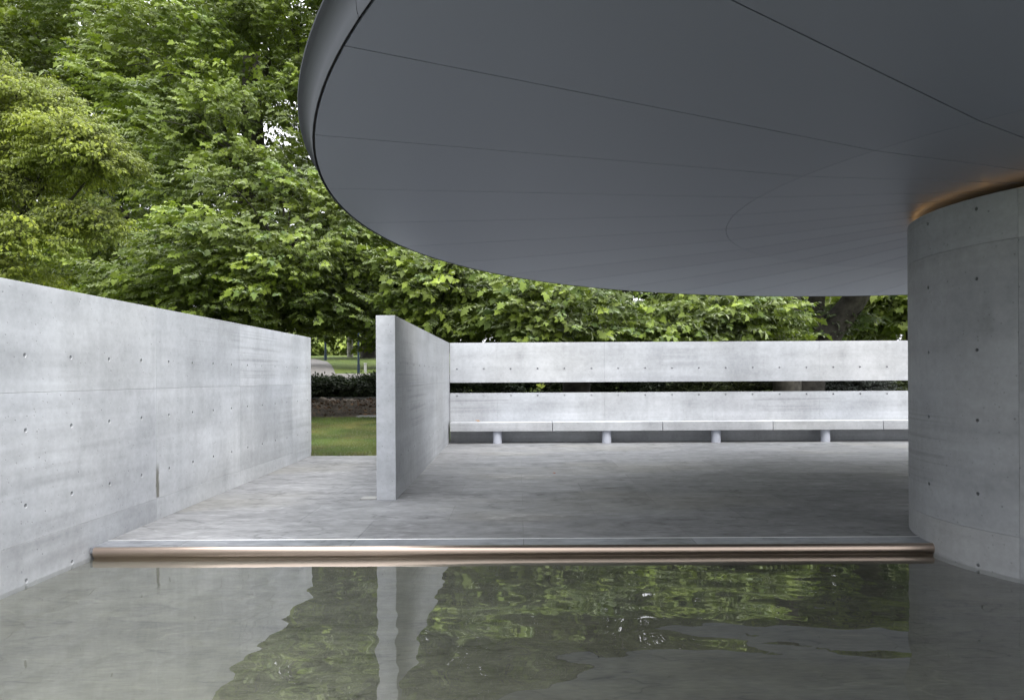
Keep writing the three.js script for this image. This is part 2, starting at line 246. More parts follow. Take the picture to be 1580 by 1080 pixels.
{ // the long wall on the left; local x runs away from the camera
  const w = thing('concrete_wall', 'long bare concrete wall standing in the pool and running back to the lawn', 'wall', [-3.95, 0, 0], Math.PI / 2);
  facePanels(w, [-4.04, -1.64, 0.76, 3.16, 5.56, 7.96, 10.36, 12.76, 13.9], JY, seq(5.247 - 9, 13.7, 0.6), HY, M.concrete, 101);
  part('core', boxUV(new THREE.BoxGeometry(17.92, 2.64, 0.21)), M.concrete[1], w, [4.93, 1.076, -0.137]);
  // algae run below the first joint, on the face itself
  const st = new THREE.MeshStandardMaterial({ color: new THREE.Color().setRGB(0.16, 0.15, 0.105), roughness: 0.95, transparent: true });
  const sn = octs(4, 6, 4, 404);
  st.alphaMap = tex(64, 256, (u, v) => { const n = fbm(sn, u, v), x = Math.abs(u - 0.5) * 2, a = smooth(1, 0.25, x + 0.35 * n) * smooth(1.0, 0.6, v) * smooth(0, 0.05, v) * 0.6; return [a, a, a]; });
  const sg = new THREE.PlaneGeometry(0.10, 0.42); part('algae_stain', sg, st, w, [7.975, 0.53, 0.0015]);
}
{ // the free end wall in the middle, canopy shade put into the darker tint of its right face
  const w = thing('concrete_wall', 'tall concrete wall with narrow end face between the lawn opening and the bench', 'wall', [-1.655, 0, 0], Math.PI / 2);
  const xs = [9.13, 9.93, 12.33, 14.73, 16.29];
  const f = new THREE.Group();
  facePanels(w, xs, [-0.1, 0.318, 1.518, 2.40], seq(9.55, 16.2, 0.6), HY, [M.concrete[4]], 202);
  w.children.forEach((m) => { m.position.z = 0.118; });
  const n = w.children.length;
  facePanels(w, xs, [-0.1, 0.318, 1.518, 2.40], seq(9.55, 16.2, 0.6), HY, [M.concrete[1]], 203);
  w.children.slice(n).forEach((m) => { m.rotation.y = Math.PI; m.scale.x = 1; m.position.z = -0.118; m.geometry.translate(0, 0, 0); m.position.x = 0; });
  w.children.slice(n).forEach((m) => { m.geometry = m.geometry.clone(); m.geometry.rotateY(0); m.position.x = 9.13 + 16.29; });
  const e = part('end_face', panelGeo(-0.119, 0.119, -0.1, 2.401, [[0.02, 1.815], [-0.03, 1.215]].slice(0, 0), 0.03, 0.003, 2.2, 1.7), M.concrete[2], w); e.rotation.y = -Math.PI / 2; e.position.set(9.1, 0, 0);
  part('core', boxUV(new THREE.BoxGeometry(7.15, 2.49, 0.174)), M.concrete[1], w, [12.71, 1.152, 0]);
}
HOLE_R = 0.019;
{ // back wall above and below the slot
  const xs = [-1.53, -0.48, 1.92, 4.32, 6.72, 9.12, 11.52, 13.9], hx = seq(-1.373, 13.8, 0.6);
  const up = thing('concrete_beam', 'upper concrete band of the back wall above the narrow slot', 'wall', [0, 0, -16.3]);
  facePanels(up, xs, [1.513, 2.402], hx, HY, [M.concrete[5], M.concrete[6]], 301);
  part('core', boxUV(new THREE.BoxGeometry(15.42, 0.884, 0.21)), M.concrete[0], up, [6.185, 1.957, -0.137]);
  const lo = thing('concrete_wall', 'low concrete band below the slot, behind the long bench', 'wall', [0, 0, -16.3]);
  facePanels(lo, xs, [-0.1, 1.282], hx, [1.217], [M.concrete[5], M.concrete[6]], 302);
  part('core', boxUV(new THREE.BoxGeometry(15.42, 1.378, 0.21)), M.concrete[0], lo, [6.185, 0.59, -0.137]);
}
{ // wall closing the sheltered side beyond the column
  const w = thing('concrete_wall', 'concrete wall closing the far right side, hidden behind the round column', 'wall', [13.93, 0, 0], -Math.PI / 2);
  facePanels(w, [-16.28, -14.2, -11.8, -9.4, -7, -4.6], JY, seq(-15.9, -4.8, 0.6), HY, M.concrete, 404);
  part('core', boxUV(new THREE.BoxGeometry(11.66, 2.64, 0.21)), M.concrete[1], w, [-10.44, 1.076, -0.137]);
}
{ // bench
  const b = thing('concrete_bench', 'long concrete bench on short round legs along the back wall', 'bench', [0, 0, -16.3]);
  const top = EYE - 0.968, xs = [-1.50, 0.735, 3.135, 5.535, 7.935, 10.335, 12.735, 13.9];
  for (let i = 0; i + 1 < xs.length; i++) part('seat_slab', rbox(xs[i + 1] - xs[i] - 0.012, 0.195, 0.405, 0.006, i * 1.7, i * 0.9), M.concrete[5 + i % 2], b, [(xs[i] + xs[i + 1]) / 2, top - 0.0975, 0.2125]);
  for (let k = 0; k < 6; k++) { const g = new THREE.CylinderGeometry(0.10, 0.10, 0.29, 28); part('leg', g, new THREE.MeshStandardMaterial({ color: new THREE.Color().setRGB(0.42, 0.44, 0.5), roughness: 0.6 }), b, [-0.47 + 2.4 * k, top - 0.195 - 0.14, 0.27]); }
}

// ------------------------------------------------------------------ column
const COL = { x: 5.52, z: 6.68, R: 1.726, top: 3.115 };
{
  const c = thing('round_column', 'massive round concrete column rising from the pool edge to the canopy', 'column', [COL.x, 0, -COL.z]);
  const ev = new Evaluator(); ev.useGroups = false;
  const R = COL.R, a = (px, py) => { // angle of the column's near surface at a photo column
    const t = (px - 800) / 1128, A = 1 + t * t, B = -2 * (t * COL.x + COL.z), C = COL.x ** 2 + COL.z ** 2 - R * R, z = (-B - Math.sqrt(B * B - 4 * A * C)) / (2 * A); return Math.atan2(-(z - COL.z), t * z - COL.x) * -1; };
  const aj = a(1573), step = 0.6 / R;                    // a joint; holes half a step either side
  const spans = [[aj, aj + 4 * step], [aj + 4 * step, aj + 8 * step], [aj + 8 * step, aj + 12 * step], [aj + 12 * step, aj + 15 * step], [aj + 15 * step, aj + 2 * Math.PI]];
  const ys = [-0.2, 0.318, 2.718, COL.top], hy = [0.015, 0.618, 1.236, 1.83, 2.43, 3.02];
  const g = 0.0012; let mi = 0; const rr = rng(808);
  for (const [s0, s1] of spans) for (let j = 0; j < 3; j++) {
    const y0 = ys[j] + (j ? g : 0), y1 = ys[j + 1] - (j < 2 ? g : 0), da = g / R, sh = new THREE.Shape();
    sh.absarc(0, 0, R, s0 + da, s1 - da, false); sh.absarc(0, 0, R - 0.05, s1 - da, s0 + da, true); sh.closePath();
    let geo = new THREE.ExtrudeGeometry(sh, { depth: y1 - y0, bevelEnabled: false, curveSegments: 36 });
    geo.rotateX(-Math.PI / 2); geo.translate(0, y0, 0);   // shape (x, y) -> (x, -z): angle grows away from the camera's right
    let br = new Brush(geo); br.updateMatrixWorld();
    for (let k = 0; k < 4; k++) { const th = s0 + (k + 0.5) * step; if (th > s1 - 0.1) continue; for (const h of hy) if (h > y0 + 0.05 && h < y1 - 0.05) {
      const cg = new THREE.CylinderGeometry(0.017, 0.014, 0.06, 14); cg.rotateZ(-Math.PI / 2); const cb = new Brush(cg); cb.position.set(Math.cos(th) * (R - 0.002), h, -Math.sin(th) * (R - 0.002)); cb.rotation.y = th; cb.updateMatrixWorld();
      br = ev.evaluate(br, cb, SUBTRACTION); br.updateMatrixWorld(); } }
    geo = toCreasedNormals(br.geometry, 0.5);
    const p = geo.attributes.position, uv = new Float32Array(p.count * 2), du = rr() * 7, dv = rr() * 3; for (let i = 0; i < p.count; i++) { let th = Math.atan2(-p.getZ(i), p.getX(i)); while (th < s0 - 0.3) th += 2 * Math.PI; uv[2 * i] = th * R + du; uv[2 * i + 1] = p.getY(i) + dv; }
    geo.setAttribute('uv', new THREE.BufferAttribute(uv, 2));
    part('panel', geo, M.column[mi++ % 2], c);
  }
  part('core', new THREE.CylinderGeometry(R - 0.04, R - 0.04, 3.3, 96), M.core, c, [0, 1.455, 0]);
  part('neck', new THREE.CylinderGeometry(0.9, 0.9, 0.24, 48), M.dark, c, [0, 3.2, 0]);
  const t = new THREE.TorusGeometry(R - 0.075, 0.009, 8, 120); t.rotateX(Math.PI / 2); part('light_strip', t, M.glow, c, [0, 3.124, 0]);
  for (let k = 0; k < 12; k++) { const th = k / 12 * 6.2832 + 0.2, l = new THREE.PointLight(new THREE.Color(1, 0.5, 0.15), 0.001); l.position.set(Math.cos(th) * (R - 0.06), 3.128, Math.sin(th) * (R - 0.06)); l.castShadow = false; c.add(l); l.name = 'cove_lamp'; }
}

// ------------------------------------------------------------------ canopy
{
  const C = thing('disc_canopy', 'great grey metal disc roof with radiating seams resting on the round column', 'canopy', [5.66, 0, -6.5]);
  const Y = 3.115, R1 = 7.19, RM = 3.66, R0 = 1.2, prof = (r) => r >= RM ? Y : Y + (RM - r) * 0.045;
  function sector(r0, r1, a0, a1, gap, th, nr, na) {     // slab of ring between radial seams, parallel gaps
    const P = [], I = []; const id = (l, i, j) => l * (nr + 1) * (na + 1) + i * (na + 1) + j;
    for (let l = 0; l < 2; l++) for (let i = 0; i <= nr; i++) for (let j = 0; j <= na; j++) { const r = lerp(r0, r1, i / nr), g = gap / 2 / r, a = lerp(a0 + g, a1 - g, j / na); P.push(Math.cos(a) * r, prof(r) + l * th, Math.sin(a) * r); }
    const quad = (a, b, c, d) => I.push(a, b, c, a, c, d);
    for (let i = 0; i < nr; i++) for (let j = 0; j < na; j++) { quad(id(0, i, j), id(0, i + 1, j), id(0, i + 1, j + 1), id(0, i, j + 1)); quad(id(1, i, j), id(1, i, j + 1), id(1, i + 1, j + 1), id(1, i + 1, j)); }
    for (let i = 0; i < nr; i++) { quad(id(0, i, 0), id(1, i, 0), id(1, i + 1, 0), id(0, i + 1, 0)); quad(id(0, i, na), id(0, i + 1, na), id(1, i + 1, na), id(1, i, na)); }
    for (let j = 0; j < na; j++) { quad(id(0, 0, j), id(0, 0, j + 1), id(1, 0, j + 1), id(1, 0, j)); quad(id(0, nr, j), id(1, nr, j), id(1, nr, j + 1), id(0, nr, j + 1)); }
    let g = new THREE.BufferGeometry(); g.setAttribute('position', new THREE.Float32BufferAttribute(P, 3)); g.setIndex(I); g = toCreasedNormals(g, 0.6); return boxUV(g);
  }
  const n = 35, A0 = -16.2 * Math.PI / 180, da = 2 * Math.PI / n, r = rng(44);
  // seam directions, measured from the disc's centre: x = -cos, depth = -sin of the photo's seam angle
  const go = sector(RM + 0.002, R1, 0, da, 0.009, 0.012, 4, 6), gi = sector(R0, RM - 0.002, 0, da, 0.009, 0.012, 3, 4);
  for (let k = 0; k < n; k++) { const th = Math.PI + A0 + k * da; const m = M.soffit[Math.floor(r() * 4)]; const a = part('soffit_panel', go, m, C), b = part('inner_soffit_panel', gi, m, C); a.rotation.y = b.rotation.y = -th; }
  const lat = (pts, seg = 160, p0 = 0, pl = Math.PI * 2) => new THREE.LatheGeometry(pts.map(([x, y]) => new THREE.Vector2(x, y)), seg, p0, pl);
  part('backing', lat([[R0 - 0.2, prof(R0) + 0.02], [RM, Y + 0.02], [R1 + 0.02, Y + 0.02]]), M.dark, C);
  // fascia: shadow gap, upright lip, cove out to the thin edge
  const f = []; const cove = (k) => { const t = k / 14 * Math.PI / 2; return [7.208 + 0.008 + 0.062 * (1 - Math.cos(t)), Y + 0.035 + 0.125 * Math.sin(t)]; };
  f.push([7.206, Y + 0.028], [7.204, Y - 0.003], [7.207, Y - 0.004], [7.212, Y + 0.015]); for (let k = 0; k <= 14; k++) f.push(cove(k)); f.push([7.290, Y + 0.164], [7.293, Y + 0.172], [7.285, Y + 0.182]);
  const ns = 16, gapA = 0.0004; const rg = toCreasedNormals(lat(f, 14, gapA, 2 * Math.PI / ns - 2 * gapA), 0.7);
  for (let k = 0; k < ns; k++) { const m = part('rim_panel', rg, M.rim, C); m.rotation.y = (k + 0.28) * 2 * Math.PI / ns; }
  part('rim_backing', lat([[7.19, Y + 0.02], [7.20, Y + 0.10], [7.26, Y + 0.178]]), M.dark, C);
  part('roof_shell', lat([[7.286, Y + 0.181], [6.5, Y + 0.30], [4, Y + 0.52], [2, Y + 0.6], [0, Y + 0.62]]), M.roofTop, C);
}
// ------------------------------------------------------------------ leaves and sprays
const PW = (px, py, z) => new THREE.Vector3((px - 800) / 1128 * z, EYE + (583 - py) / 1128 * z, -z);   // a direction from the lens and a distance, as a place
function leafGeo(outline, fold, curl) { // outline: right half from stalk to tip
  const P = [0, 0, 0], I = [], pts = [];
  for (const [x, y] of outline) pts.push([x, y]); for (let i = outline.length - 2; i > 0; i--) pts.push([-outline[i][0], outline[i][1]]);
  P[1] = 0.36; P[2] = 0; for (const [x, y] of pts) P.push(x, y, Math.abs(x) * fold - curl * y * y);
  for (let i = 0; i < pts.length; i++) I.push(0, 1 + i, 1 + (i + 1) % pts.length);
  const g = new THREE.BufferGeometry(); g.setAttribute('position', new THREE.Float32BufferAttribute(P, 3)); g.setIndex(I); g.computeVertexNormals(); return g;
}
const planeLeaf = leafGeo([[0, 0.02], [0.30, -0.06], [0.42, 0.12], [0.27, 0.24], [0.56, 0.50], [0.26, 0.50], [0.24, 0.66], [0, 1]], 0.22, 0.25);
const elmLeaf = leafGeo([[0, 0], [0.20, 0.22], [0.24, 0.48], [0.14, 0.78], [0, 1]], 0.3, 0.3);
const roundLeaf = leafGeo([[0, 0], [0.26, 0.18], [0.33, 0.5], [0.2, 0.82], [0, 1]], 0.25, 0.15);
function makeSpray(leaf, n, len, s0, s1, droop, seed, stem = 0.006) {
  const r = rng(seed), mats = [], q = new THREE.Quaternion(), e = new THREE.Euler();
  for (let i = 0; i < n; i++) {
    const t = (i + 0.6) / n, side = i % 2 ? 1 : -1, last = i === n - 1, s = lerp(s0, s1, r());
    const m = new THREE.Matrix4();
    // leaf local: stalk at the origin, blade along +y, face +z. Lay it out sideways from the twig (+x), face up, tip drooping
    const yaw = last ? -Math.PI / 2 : -Math.PI / 2 + side * (0.7 + 0.5 * r());
    q.setFromEuler(e.set(0, yaw + Math.PI / 2 - Math.PI / 2 * 0, 0, 'YXZ'));
    const dip = droop * (-0.35 + 1.7 * r()), roll = (r() - 0.5) * 2.0;
    const dir = new THREE.Vector3(Math.cos(yaw + Math.PI / 2), 0, Math.sin(yaw + Math.PI / 2));
    const yax = new THREE.Vector3(dir.x * Math.cos(dip), -Math.sin(dip), dir.z * Math.cos(dip)).normalize();
    let zax = new THREE.Vector3(dir.x * Math.sin(dip), Math.cos(dip), dir.z * Math.sin(dip)).applyAxisAngle(yax, roll);
    const xax = new THREE.Vector3().crossVectors(yax, zax).normalize(); zax.crossVectors(xax, yax);
    m.makeBasis(xax.multiplyScalar(s), yax.multiplyScalar(s), zax.multiplyScalar(s));
    m.setPosition(t * len + dir.x * 0.03, -0.10 * len * t * t - 0.02 * r(), dir.z * (0.03 + 0.02 * r()));
    mats.push(m);
  }
  const gs = mats.map((m) => leaf.clone().applyMatrix4(m));
  const tw = tube([new THREE.Vector3(-0.05, 0, 0), new THREE.Vector3(len * 0.5, -0.025 * len, 0), new THREE.Vector3(len, -0.1 * len, 0)], [stem, stem * 0.4], 3); tw.deleteAttribute('uv');
  const flat = mergeGeometries([...gs.map((g) => g.toNonIndexed()), tw.toNonIndexed()]);
  return { geo: flat, mats, leaf };
}
const SP = {
  plane: [11, 12, 13].map((s, i) => makeSpray(planeLeaf, 10, 0.55 + 0.08 * i, 0.12, 0.23, 0.6, s)),
  far: [14, 15].map((s) => makeSpray(planeLeaf, 7, 0.75, 0.26, 0.4, 0.7, s, 0.01)),
  elm: [16, 17].map((s) => makeSpray(elmLeaf, 17, 0.5, 0.065, 0.10, 0.9, s, 0.004)),
  shrub: [18, 19].map((s) => makeSpray(roundLeaf, 12, 0.3, 0.06, 0.10, 0.3, s, 0.004)),
};
const tones = [[0.105, 0.165, 0.013], [0.065, 0.115, 0.011], [0.15, 0.22, 0.015], [0.08, 0.135, 0.02]].map((c) => { const m = M.leaf.clone(); m.color.setRGB(...c); return m; });

const _m = new THREE.Matrix4(), _c = new THREE.Color();
const GAPS = [[82, 300, 34, 42], [440, 160, 30, 45], [130, 22, 45, 22], [340, 290, 30, 16], [470, 215, 26, 40], [705, 490, 30, 14], [985, 462, 46, 24, 1.2], [75, 402, 35, 16]];   // openings in the canopy of leaves
const thin = (p) => { const z = -p.z, X = 800 + 1128 * p.x / z, Y = 583 - 1128 * (p.y - EYE) / z; let t = 0; for (const [a, b, w, h, k = 1] of GAPS) { const d = Math.hypot((X - a) / w, (Y - b) / h); t = Math.max(t, k * (z < 40 ? 0.82 * smooth(1.4, 0.6, d) : 0.8 * smooth(1.5, 0.7, d))); } return t; };
/* foliage: lobes -> boughs -> sprays. Returns lists of matrices and colours in world space. */
function foliage(o) {
  const r = rng(o.seed), out = [];
  const nrm = () => (r() + r() + r() - 1.5) * 1.15;
  for (const L of o.lobes) {
    const [c, rad, n] = L; const [rx, ry, rz] = rad;
    for (let b = 0; b < n; b++) {
      const d = new THREE.Vector3(nrm(), nrm() * 0.9 + 0.12, nrm() + (o.face ?? 0.25)).normalize(), f = 0.45 + 0.75 * Math.sqrt(r());
      const bc = new THREE.Vector3(c.x + d.x * rx * f, c.y + d.y * ry * f, c.z + d.z * rz * f);
      if (o.min !== undefined && bc.y < o.min(bc)) continue;
      if (r() < thin(bc)) continue;
      const br = (o.bough ?? 0.95) * (0.6 + 0.7 * r()), tone = 1 + 0.6 * (r() - 0.5), yel = r();
      const outw = new THREE.Vector3(bc.x - c.x, 0, bc.z - c.z); if (outw.lengthSq() < 0.01) outw.set(r() - 0.5, 0, r() - 0.5); outw.normalize();
      out.push({ bough: bc });
      for (let s = 0; s < o.sprays; s++) {
        const a = r() * 6.283, q = Math.sqrt(r()), h = (r() * 2 - 1);
        const px = bc.x + Math.cos(a) * q * br, pz = bc.z + Math.sin(a) * q * br, py = bc.y + h * br * 0.42 - 0.25 * q * q * br;
        const out2 = new THREE.Vector3(Math.cos(a) * q + outw.x * 0.8 + 0.3 * (r() - 0.5), 0.25 - 0.75 * r() * (o.droop ?? 1), Math.sin(a) * q + outw.z * 0.8 + 0.3 * (r() - 0.5)).normalize();
        const up = new THREE.Vector3(out2.x * 0.25 + (r() - 0.5) * 1.3, 1, out2.z * 0.25 + (r() - 0.5) * 1.3 + 0.25 * (o.face ?? 0)), z = new THREE.Vector3().crossVectors(out2, up).normalize(), y = new THREE.Vector3().crossVectors(z, out2);
        const sc = (o.scale ?? 1) * (0.6 + 0.75 * r());
        const m = new THREE.Matrix4().makeBasis(out2.clone().multiplyScalar(sc), y.multiplyScalar(sc), z.multiplyScalar(sc)).setPosition(px, py, pz);
        const k = tone * (0.82 + 0.36 * r()), w = clamp(0.5 * yel + 0.6 * r() - 0.1, 0, 1), A = o.dark, B = o.light;
        out.push({ m, v: Math.floor(r() * o.set.length), col: [lerp(A[0], B[0], w) * k, lerp(A[1], B[1], w) * k, lerp(A[2], B[2], w) * k] });
      }
    }
  }
  return out;
}
function inView(p, margin = 0) { const z = -p.z; if (z < 1) return false; const X = 800 + 1128 * p.x / z, Y = 583 - 1128 * (p.y - EYE) / z; return X > 8 - margin && X < 1395 && Y > 8 && Y < 560 && !(Y < 455 - 0.0006 * (X - 1200) ** 2 && X > 640) && !(X > 470 && X < 640 && Y < 330); }
function plant(o) {
  const base = new THREE.Vector3(o.x, o.y ?? terr(o.x, o.z) - 0.05, -o.z), t = thing(o.name, o.label, o.category ?? 'tree', base.toArray(), 0, o.group);
  const F = foliage(o), r = rng(o.seed + 999), list = F.filter((f) => f.m), boughs = F.filter((f) => f.bough).map((f) => f.bough.clone().sub(base));
  // trunk and limbs
  if (o.trunk) {
    const T = o.trunk.map(([x, y, z]) => new THREE.Vector3(x, y, z)), rad = o.rad; const g = tube(T, rad, 12);
    part('trunk', o.fork ? mergeGeometries([g, tube(o.fork.map(([x, y, z]) => new THREE.Vector3(x, y, z)), o.forkR, 12)]) : g, o.bark ?? M.bark, t);
    const top = T[T.length - 1], curve = new THREE.CatmullRomCurve3(T), gs = [];
    const limbs = [];
    for (const L of o.lobes) { // a limb towards each lobe
      const c = L[0].clone().sub(base), s = curve.getPointAt(clamp(0.35 + 0.5 * r(), 0, 0.92)), k = Math.min(1, (o.limbR ?? 0.16) / 0.16);
      if (c.y < s.y) s.copy(curve.getPointAt(clamp((c.y * 0.75) / top.y, 0.12, 0.9)));
      const mid = s.clone().lerp(c, 0.5); mid.y += 0.10 * s.distanceTo(c) * (r() + 0.2); mid.x += (r() - 0.5) * 0.8;
      const pts = [s, mid, c]; limbs.push(pts); gs.push(tube(pts, [0.17 * k, 0.09 * k, 0.035 * k], 7));
    }
    for (let i = 0; i < boughs.length; i += (o.branchStep ?? 3)) { // branches out to the boughs
      const b = boughs[i]; let best = null, bd = 1e9; for (const L of limbs) for (const u of [0.45, 0.7, 1]) { const p = u < 1 ? L[0].clone().lerp(L[1], u / 0.5 > 1 ? 1 : u / 0.5).lerp(L[2], u > 0.5 ? (u - 0.5) : 0) : L[2].clone(); const d = p.distanceTo(b); if (d < bd) { bd = d; best = p; } }
      if (bd > 6) continue; const mid = best.clone().lerp(b, 0.55); mid.y += 0.08 * bd; gs.push(tube([best, mid, b], [0.04, 0.022, 0.008], 5));
    }
    const lg = mergeGeometries(gs); const lm = part('branches', lg, o.bark ?? M.bark, t); lm.userData.kind = 'stuff';
  }
  // single leaves on the sprays that show largest
  let single = new Set();
  if (o.single) {
    const p = new THREE.Vector3(), cand = []; list.forEach((f, i) => { p.setFromMatrixPosition(f.m); if (inView(p)) cand.push([-p.z + r() * 1.2, i]); });
    cand.sort((a, b) => a[0] - b[0]); const nl = o.set[0].mats.length; for (const [, i] of cand.slice(0, Math.floor(o.single / nl))) single.add(i);
  }
  o.set.forEach((sp, v) => {
    const mine = list.filter((f, i) => f.v === v && !single.has(i)); if (!mine.length) return;
    const im = new THREE.InstancedMesh(sp.geo, o.mat ?? M.leaf, mine.length); im.name = 'crown'; im.castShadow = im.receiveShadow = true;
    mine.forEach((f, i) => { _m.copy(f.m); _m.elements[12] -= base.x; _m.elements[13] -= base.y; _m.elements[14] -= base.z; im.setMatrixAt(i, _m); im.setColorAt(i, _c.setRGB(...f.col)); });
    im.userData.kind = 'stuff'; t.add(im);
  });
  for (const i of single) { const f = list[i], sp = o.set[f.v]; for (const lm of sp.mats) { const m = new THREE.Mesh(sp.leaf, tones[Math.floor(r() * tones.length)]); m.name = 'leaf'; m.castShadow = m.receiveShadow = true; _m.multiplyMatrices(f.m, lm); _m.elements[12] -= base.x; _m.elements[13] -= base.y; _m.elements[14] -= base.z; m.applyMatrix4(_m); t.add(m); } }
  return t;
}
const DK = [0.084, 0.132, 0.012], LT = [0.225, 0.295, 0.020];
const lobe = (px, py, z, rx, ry, rz, n) => [PW(px, py, z), [rx, ry, rz], n];
const wallClear = (p) => { const z = -p.z, X = 800 + 1128 * p.x / z; return (X > 470 && X < 592) ? EYE + (583 - 512) / 1128 * z : 2.0; };   // branches end above the lawn opening
// ------------------------------------------------------------------ trees
plant({ name: 'plane_tree', label: 'big plane tree with star-shaped leaves overhanging the end of the long wall', x: -9.6, z: 25.5, seed: 1, set: SP.plane, scale: 0.66, sprays: 46, dark: DK, light: LT, single: 297, min: wallClear,
  trunk: [[0, 0, 0], [0.1, 3, 0.1], [0.5, 7, 0.3], [0.4, 12, 0.2], [0.6, 16, 0]], rad: [0.62, 0.5, 0.42, 0.28, 0.1],
  lobes: [lobe(440, 390, 20.5, 2.9, 1.9, 2.2, 64), lobe(330, 455, 21, 2.6, 1.1, 1.8, 34), lobe(425, 488, 23, 1.3, 0.5, 1, 18), lobe(560, 410, 22, 2.0, 1.4, 2, 34), lobe(370, 240, 22.5, 2.6, 1.6, 2.2, 34), lobe(330, 110, 24, 3.4, 2.4, 2.6, 56), lobe(460, 60, 23.5, 2.6, 2.2, 2.4, 34), lobe(200, 330, 24.5, 3.0, 2.6, 2.4, 50), lobe(230, -30, 26, 3.6, 2.2, 3, 40), lobe(560, 240, 25, 3, 3, 3, 26)] });
plant({ name: 'plane_tree', label: 'tall plane tree far left, its crown behind the lime-green tree', x: -20.5, z: 31, seed: 2, set: SP.plane, sprays: 34, dark: [0.085, 0.13, 0.012], light: [0.22, 0.275, 0.018], scale: 0.85, bough: 1.15, min: wallClear,
  trunk: [[0, 0, 0], [0.1, 4, 0.1], [-0.3, 9, 0.3], [0.4, 14, 0.2], [0.3, 18, 0]], rad: [0.6, 0.48, 0.4, 0.28, 0.1],
  lobes: [lobe(60, 60, 29, 3.6, 3, 3, 50), lobe(150, 140, 30, 3.4, 2.6, 3, 40), lobe(10, 430, 28, 3.2, 1.5, 2.4, 34), lobe(170, 430, 28, 3.6, 1.7, 2.4, 50), lobe(-120, 200, 30, 4, 5, 3, 40), lobe(130, -40, 31, 4, 2.5, 3, 34), lobe(250, 200, 31, 2.8, 3, 3, 34)] });
plant({ name: 'lime_tree', label: 'lime-green fine-leaved tree at the left edge above the long wall', x: -12.4, z: 16.5, seed: 3, set: SP.elm, sprays: 40, bough: 0.4, dark: [0.12, 0.16, 0.010], light: [0.28, 0.325, 0.02], scale: 0.85, droop: 1.1, branchStep: 2,
  trunk: [[0, 0, 0], [0.2, 2.5, -0.1], [0.6, 5, 0.1], [1.0, 7, 0]], rad: [0.24, 0.18, 0.12, 0.04], limbR: 0.07,
  lobes: [lobe(30, 170, 15.5, 1.0, 0.5, 0.8, 26), lobe(110, 205, 15.2, 0.6, 0.35, 0.6, 16), lobe(160, 245, 15.4, 0.3, 0.4, 0.5, 9), lobe(95, 250, 15.6, 0.5, 0.22, 0.5, 8), lobe(-5, 310, 15.5, 0.45, 1.1, 0.8, 22), lobe(150, 330, 15.8, 0.4, 0.5, 0.5, 7), lobe(10, 115, 15.8, 0.5, 0.3, 0.8, 9), lobe(-80, 250, 16, 0.9, 1.8, 1, 20), lobe(12, 425, 15.7, 0.5, 0.3, 0.6, 8), lobe(30, 365, 15.2, 0.5, 0.4, 0.4, 9)] });
plant({ name: 'plane_tree', label: 'plane tree behind the back wall whose leafy boughs hang beside the free end wall', x: 1.9, z: 24, seed: 4, set: SP.plane, scale: 0.76, sprays: 36, dark: DK, light: LT, single: 297, min: wallClear,
  trunk: [[0, 0, 0], [0.05, 3, 0.1], [0.5, 7, 0.1], [0.9, 12, 0], [1, 15, 0]], rad: [0.46, 0.42, 0.34, 0.22, 0.08],
  lobes: [lobe(690, 440, 20.5, 1.7, 1.0, 1.6, 40), lobe(860, 470, 19.6, 1.5, 0.95, 1.4, 36), lobe(770, 500, 22, 1.5, 0.5, 1.4, 14), lobe(930, 505, 21.5, 1.0, 0.35, 1.2, 10), lobe(640, 480, 23, 1.3, 0.9, 1.4, 18), lobe(900, 260, 24, 4.4, 3.4, 3.4, 60), lobe(700, 280, 24, 3.4, 3, 3, 44), lobe(800, 40, 25, 4, 3, 3, 44), lobe(620, 100, 25, 3.4, 3, 3, 40), lobe(680, 170, 22.5, 2.6, 2.4, 2.4, 40), lobe(730, 90, 26, 3, 2.5, 2.5, 40)] });
plant({ name: 'plane_tree', label: 'plane tree with a stout straight trunk behind the back wall, near the column', x: 8.0, z: 21.8, seed: 5, set: SP.plane, scale: 0.76, sprays: 34, dark: DK, light: LT, single: 297,
  trunk: [[0, 0, 0], [0.05, 3, 0], [0.0, 7, 0.1], [0.4, 11, 0], [0.3, 14, 0]], rad: [0.42, 0.38, 0.32, 0.2, 0.08],
  lobes: [lobe(1080, 475, 20, 1.5, 0.85, 1.5, 34), lobe(1120, 495, 19.4, 1.1, 0.6, 1.2, 20), lobe(1020, 510, 19.2, 1.1, 0.35, 1, 12), lobe(1120, 290, 23, 4.4, 3, 3.2, 56), lobe(1300, 250, 23, 4, 3, 3, 40), lobe(1080, 60, 24, 4.4, 3, 3, 40), lobe(1290, 40, 24, 4, 3, 3, 30), lobe(1160, 230, 21.5, 2.6, 1.6, 2, 34), lobe(1000, 200, 22, 2.4, 2, 2, 30)] });
plant({ name: 'leaning_tree', label: 'dark forked tree with leaning trunk behind the back wall, left of the column', x: 10.0, z: 25.5, seed: 6, set: SP.plane, sprays: 20, dark: [0.05, 0.085, 0.02], light: [0.11, 0.165, 0.03],
  trunk: [[0, 0, 0], [0.25, 1.3, 0], [0.75, 2.3, 0], [1.8, 3.7, 0.1], [2.5, 5.4, 0.1], [3, 9, 0.2]], rad: [0.6, 0.52, 0.42, 0.33, 0.27, 0.14], fork: [[0.55, 2.0, 0], [0.35, 3.2, 0.1], [0.5, 4.6, 0.2], [0.2, 8, 0.3]], forkR: [0.34, 0.26, 0.22, 0.1],
  lobes: [lobe(1330, 330, 25, 3.5, 2.4, 3, 40), lobe(1240, 500, 27, 1.6, 0.4, 1.2, 10), lobe(1430, 300, 26, 3, 3, 3, 44), lobe(1390, 220, 24, 2.4, 2, 2, 34), lobe(1250, 200, 23, 2.6, 2, 2, 34)] });
